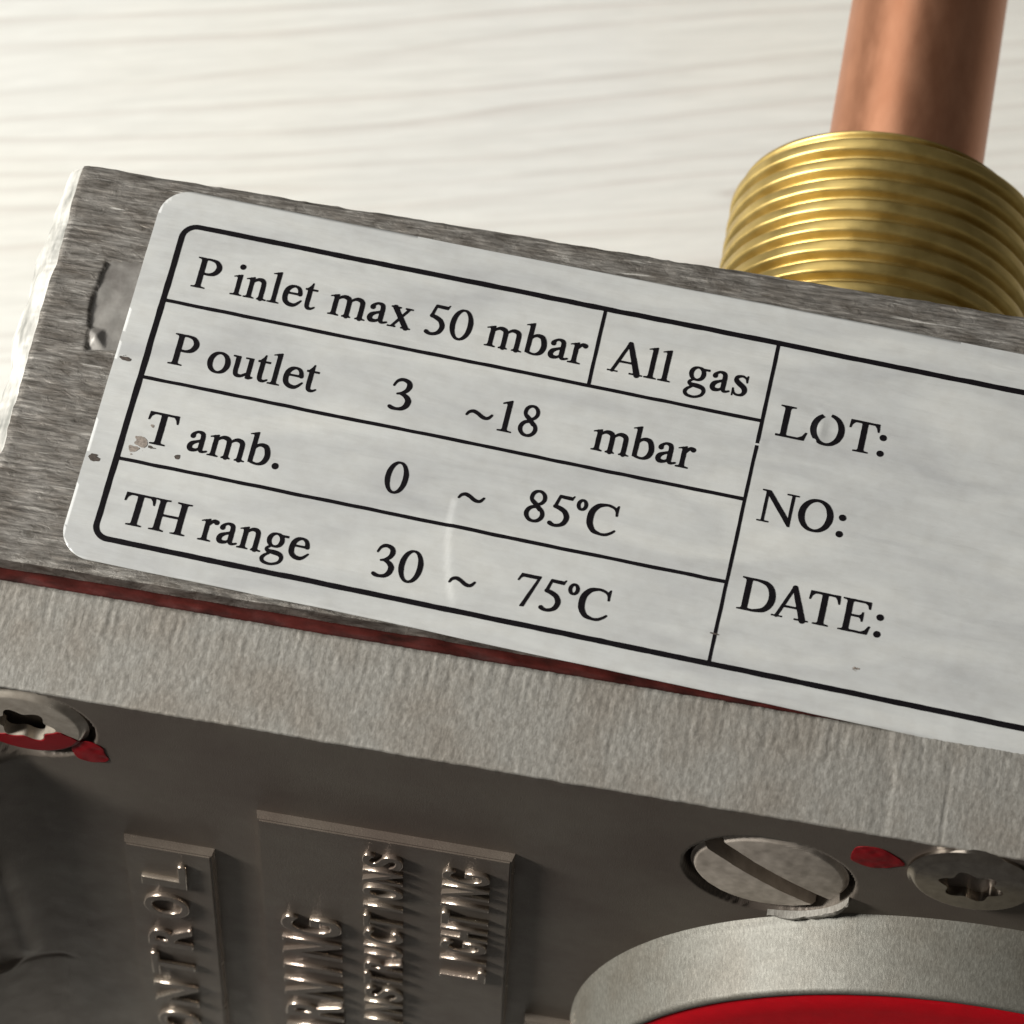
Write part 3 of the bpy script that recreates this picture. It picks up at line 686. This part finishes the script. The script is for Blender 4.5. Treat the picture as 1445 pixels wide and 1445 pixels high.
G = {
 'P': (556, [bar(100, 202, 0, 662), foot(16, 296, 100, 202), foot(16, 202, 100, 202, 662, -1), S((180, 642, 40), (320, 640, 46), (430, 600, 78), (486, 487, 106), (430, 365, 84), (320, 318, 46), (200, 318, 40))]),
 'i': (278, [bar(96, 180, 0, 440), flag(96, 460), foot(16, 253, 96, 180), dot(134, 628, 56)]),
 'n': (500, [bar(80, 164, 0, 440), flag(80, 460), foot(16, 230, 80, 164), S((150, 355, 34), (215, 410, 54), (290, 424, 74), (350, 395, 86), (370, 310, 86), (370, 20, 86)), foot(298, 485, 328, 412)]),
 'm': (778, [bar(80, 164, 0, 440), flag(80, 460), foot(16, 229, 80, 164), S((150, 355, 34), (215, 410, 54), (290, 426, 74), (368, 395, 86), (392, 310, 86), (392, 20, 86)), S((420, 355, 34), (485, 410, 54), (560, 426, 74), (638, 395, 86), (662, 310, 86), (662, 20, 86)), foot(306, 478, 350, 434), foot(576, 772, 620, 704)]),
 'l': (278, [bar(96, 180, 0, 660), flag(96, 683), foot(16, 257, 96, 180)]),
 'e': (444, [bar(90, 404, 258, 296), S((372, 285, 80), (352, 370, 70), (300, 424, 52), (235, 438, 44), (160, 415, 68), (95, 340, 90), (74, 220, 96), (100, 110, 92), (170, 48, 80), (260, 32, 72), (340, 65, 52), (420, 150, 28))]),
 't': (278, [S((112, 440, 84), (112, 280, 84), (112, 130, 84), (126, 54, 72), (175, 26, 54), (230, 38, 38), (272, 66, 24)), bar(16, 262, 414, 450), ('P', [(13, 424), (60, 455), (110, 520), (138, 579), (154, 579), (154, 420)])]),
 'a': (444, [S((96, 338, 92), (98, 360, 76), (125, 405, 48), (180, 433, 42), (245, 428, 62), (290, 390, 80), (300, 320, 86), (300, 200, 86), (300, 110, 84), (312, 60, 70), (345, 42, 52), (385, 48, 36), (432, 66, 26)), S((300, 272, 34), (190, 230, 50), (105, 178, 78), (80, 112, 90), (105, 58, 84), (165, 46, 66), (235, 66, 44), (300, 125, 36))]),
 'x': (500, [Ln((100, 430, 96), (392, 20, 96)), Ln((385, 430, 44), (108, 20, 44)), bar(17, 215, 424, 450), bar(292, 482, 0, 26), bar(306, 460, 424, 450), bar(20, 180, 0, 26)]),
 '5': (500, [('P', [(150, 600), (160, 660), (402, 660), (430, 690), (440, 686), (405, 590)]), Ln((166, 640, 40), (110, 420, 56)), S((104, 408, 70), (200, 385, 80), (310, 325, 88), (366, 215, 92), (335, 95, 80), (240, 28, 56), (140, 18, 60), (70, 50, 74))]),
 '0': (500, [ell(250, 331, 182, 320, 98, 40)]),
 'b': (500, [bar(68, 152, 30, 660), flag(68, 683), S((140, 350, 34), (200, 415, 50), (290, 428, 74), (372, 385, 94), (420, 235, 100), (388, 100, 88), (310, 32, 54), (220, 20, 42), (112, 46, 44))]),
 'r': (333, [bar(80, 164, 0, 440), flag(80, 460), foot(5, 255, 80, 164), S((150, 330, 40), (195, 400, 52), (245, 428, 66), (292, 408, 92))]),
 'A': (722, [Ln((104, 10, 50), (345, 650, 50)), Ln((356, 645, 92), (598, 10, 110)), bar(180, 500, 216, 254), bar(15, 213, 0, 24), bar(446, 706, 0, 24)]),
 'g': (500, [ell(232, 303, 128, 134, 82, 40), ('P', [(330, 392), (470, 392), (470, 434), (320, 430)]), S((170, 172, 36), (112, 128, 44), (98, 88, 56), (150, 60, 72), (290, 46, 88), (390, 18, 78), (428, -50, 66), (385, -140, 46), (250, -196, 44), (110, -182, 54), (52, -120, 68), (85, -45, 46), (160, 10, 40))]),
 's': (389, [S((318, 330, 22), (296, 395, 30), (240, 430, 38), (175, 432, 46), (102, 395, 68), (98, 328, 86), (170, 265, 98), (262, 208, 98), (302, 132, 90), (272, 54, 62), (200, 24, 44), (120, 36, 38), (78, 88, 30), (60, 150, 24)), Ln((320, 318, 22), (320, 448, 22)), Ln((60, 4, 22), (58, 140, 22))]),
 'o': (500, [ell(250, 225, 178, 208, 98, 44)]),
 'u': (500, [bar(71, 155, 120, 450), bar(9, 155, 424, 450), S((113, 130, 84), (132, 62, 78), (190, 38, 66), (260, 52, 48), (345, 112, 40)), bar(338, 420, 20, 450), bar(262, 420, 424, 450), ('P', [(338, 10), (400, 0), (479, 40), (479, 58), (420, 66), (338, 80)])]),
 '3': (500, [S((50, 500, 30), (85, 590, 44), (150, 642, 58), (230, 648, 64), (318, 605, 82), (340, 520, 92), (305, 430, 70), (230, 368, 48), (150, 338, 36)), S((190, 352, 40), (290, 325, 70), (376, 240, 98), (368, 130, 96), (300, 46, 72), (200, 18, 54), (120, 22, 66), (66, 44, 66))]),
 '~': (541, [S((42, 215, 34), (80, 280, 50), (150, 312, 64), (225, 288, 66), (325, 228, 66), (400, 208, 60), (455, 235, 50), (497, 300, 32))]),
 '1': (500, [bar(206, 296, 0, 640), foot(112, 394, 206, 296), ('P', [(112, 575), (112, 600), (278, 676), (296, 676), (296, 560), (206, 560), (190, 600)])]),
 '8': (500, [ell(252, 510, 126, 138, 66, 48), ell(245, 165, 155, 150, 74, 50), Ln((150, 440, 60), (235, 365, 86), (330, 275, 80))]),
 '.': (250, [dot(125, 52, 62)]),
 ':': (278, [dot(139, 52, 62), dot(139, 400, 62)]),
 'T': (611, [bar(254, 358, 0, 650), bar(30, 580, 622, 662), foot(160, 452, 254, 358), ('P', [(17, 490), (40, 490), (62, 570), (112, 622), (112, 662), (27, 662)]), ('P', [(594, 490), (571, 490), (548, 570), (498, 622), (498, 662), (584, 662)])]),
 'H': (722, [bar(103, 205, 0, 662), bar(517, 619, 0, 662), bar(200, 520, 316, 356), foot(19, 290, 103, 205), foot(432, 702, 517, 619), foot(19, 290, 103, 205, 662, -1), foot(432, 702, 517, 619, 662, -1)]),
 '7': (500, [('P', [(20, 512), (42, 505), (78, 572), (115, 594), (392, 594), (170, -8), (240, -8), (449, 640), (449, 662), (80, 662)])]),
 'C': (667, [S((608, 480, 26), (560, 590, 40), (460, 638, 44), (360, 642, 48), (230, 598, 82), (136, 480, 106), (110, 330, 114), (136, 180, 106), (225, 68, 82), (360, 26, 50), (470, 34, 48), (560, 84, 40), (622, 142, 30)), ('P', [(588, 450), (616, 450), (616, 672), (594, 664), (566, 615)])]),
 'o2': (300, [ell(150, 545, 72, 98, 62, 44)]),
 'L': (611, [bar(100, 202, 0, 662), foot(12, 300, 100, 202, 662, -1), bar(12, 480, 0, 38), foot(12, 202, 100, 202), ('P', [(400, 0), (560, 0), (600, 176), (572, 176), (525, 92), (440, 38), (400, 38)])]),
 'O': (722, [ell(361, 331, 270, 318, 114, 50)]),
 'N': (722, [bar(92, 138, 0, 640), bar(586, 632, 20, 662), ('P', [(14, 662), (168, 662), (632, 92), (632, -11), (600, -11), (118, 590), (80, 636), (14, 642)]), bar(12, 236, 0, 24), bar(486, 712, 638, 662)]),
 'D': (722, [bar(100, 202, 0, 662), foot(16, 202, 100, 202), foot(16, 202, 100, 202, 662, -1), S((190, 641, 42), (330, 640, 46), (500, 598, 82), (598, 480, 110), (630, 335, 116), (598, 182, 110), (500, 68, 82), (330, 22, 46), (190, 21, 42))]),
 'E': (611, [bar(100, 202, 0, 662), foot(12, 202, 100, 202), foot(12, 202, 100, 202, 662, -1), bar(150, 546, 624, 662), ('P', [(546, 662), (548, 515), (524, 515), (498, 588), (440, 624), (440, 662)]), bar(200, 410, 316, 356), ('P', [(434, 240), (412, 240), (398, 290), (360, 316), (360, 356), (398, 382), (412, 432), (434, 432)]), bar(150, 560, 0, 38), ('P', [(556, 0), (598, 170), (570, 170), (518, 82), (440, 38), (440, 0)])]),
}
INK = 6.0
_gl = {}
def glyph(ch, cuts=()):
    key = (ch, tuple(cuts))
    if key in _gl: return _gl[key]
    adv, prims = G[ch]; h = 13.0
    X, Y = np.meshgrid(np.arange(-60, adv + 90, h), np.arange(-270, 740, h)); D = np.full(X.shape, 1e9)
    for kind, p in prims:
        if kind == 'P': d = d_poly(X, Y, p)
        else: d = d_stroke(X, Y, catmull(p, 6) if kind == 'S' else np.array(p, float))
        D = np.minimum(D, d)
    D = D - INK + 5.0 * vn(X / 60.0, Y / 60.0, hash(ch) % 1 + ord(ch[0]))
    for (a, b, r) in cuts: D = np.maximum(D, r - np.hypot(X - a, (Y - b)))
    V, F = mesh_sdf(D, X[0, 0], Y[0, 0], h)
    _gl[key] = (adv, V, F); return _gl[key]
EMH = 3.29 / 1000
def printed(text, x0, x1, base, special=None, kern=None, cuts=None, mat='ink', hscale=1.0):
    """text set so its ink spans x0..x1 on the label, standing on the baseline"""
    pen = 0.0; VS = []; FS = []; n = 0
    toks = list(text)
    for k, ch in enumerate(toks):
        ch = 'o2' if ch == '°' else ch
        if kern and k in kern: pen += kern[k]
        adv, V, F = glyph(ch, (cuts or {}).get(k, ()))
        W = V.copy(); W[:, 0] += pen; VS.append(W); FS += [[i + n for i in f] for f in F]; n += len(W); pen += adv
    V = np.vstack(VS); a, b = V[:, 0].min(), V[:, 0].max()
    x = x0 + (V[:, 0] - a) / (b - a) * (x1 - x0); y = base + V[:, 1] * EMH * hscale
    return link_mesh('printed_text', on_label(x, y, 0.020), FS, MT[mat], label, smooth=False)
B1, B2, B3, B4 = -4.27, -9.93, -15.6, -21.32
printed('P', 1.38, 3.0, B1); printed('inlet', 3.86, 9.24, B1); printed('max', 10.02, 15.32, B1)
printed('50', 16.18, 19.06, B1); printed('mbar', 19.94, 26.3, B1); printed('All', 27.75, 31.7, B1); printed('gas', 32.6, 36.45, B1)
printed('P', 1.36, 2.98, B2); printed('outlet', 3.72, 10.7, B2); printed('3', 15.2, 16.55, B2)
printed('~', 19.97, 21.65, B2 - 0.05); printed('18', 22.06, 24.48, B2, kern={1: -30}); printed('mbar', 27.86, 34.22, B2)
printed('T', 1.2, 3.1, B3); printed('amb.', 3.95, 9.72, B3)
printed('0', 16.17, 17.58, B3); printed('~', 20.77, 22.42, B3 - 0.1); printed('85°C', 24.9, 30.55, B3, kern={2: -40, 3: -60})
printed('TH', 1.2, 5.32, B4, kern={1: -30}); printed('range', 6.1, 12.92, B4)
printed('30', 16.85, 19.8, B4); printed('~', 21.48, 23.12, B4 - 0.1); printed('75°C', 25.5, 31.25, B4, kern={2: -40, 3: -60})
printed('LOT:', 38.7, 45.42, -6.42, cuts={1: ((300, 690, 95), (330, 600, 60), (140, 30, 60))}, kern={2: 30, 3: -60})
printed('NO:', 38.7, 44.0, -12.44); printed('DATE:', 38.66, 47.42, -18.56, kern={1: -60, 2: -90, 3: 20})

# ---- dirt on the label: stray dot, edge nicks, faint brown rub beside the T
def smudge(name, x, y, rx, ry, mat, seed, thr=0.0, lift=0.022):
    h = min(rx, ry) / 9.0
    X, Y = np.meshgrid(np.arange(x - rx * 1.5, x + rx * 1.5, h), np.arange(y - ry * 1.5, y + ry * 1.5, h))
    F = (np.hypot((X - x) / rx, (Y - y) / ry) - 1) * 0.6 + thr + 1.3 * fbm((X - x) / (rx * 0.8), (Y - y) / (ry * 0.8), seed, 3) * (0.35 + 1.6 * thr)
    V, Fc = mesh_sdf(F, X[0, 0], Y[0, 0], h)
    if len(V): link_mesh(name, on_label(V[:, 0], V[:, 1], lift), Fc, MT[mat], label, smooth=False)
smudge('stray_dot', 3.6, -16.15, 0.15, 0.15, 'speck', 201)
smudge('dirt_speck', -1.28, -10.2, 0.36, 0.17, 'speck', 203, 0.05)
smudge('dirt_speck', -1.35, -17.35, 0.34, 0.24, 'speck', 205, 0.10)
smudge('dirt_speck', 1.15, -15.35, 0.62, 0.75, 'stain', 207, 0.30)
smudge('dirt_speck', 0.75, -16.2, 0.5, 0.45, 'stain', 209, 0.30)
smudge('dirt_speck', 1.85, -15.85, 0.22, 0.10, 'speck', 211, 0.12)
smudge('dirt_speck', 46.4, -20.9, 0.22, 0.12, 'stain', 213, 0.15)
smudge('dirt_speck', 37.75, -20.55, 0.30, 0.06, 'speck', 215, 0.05)
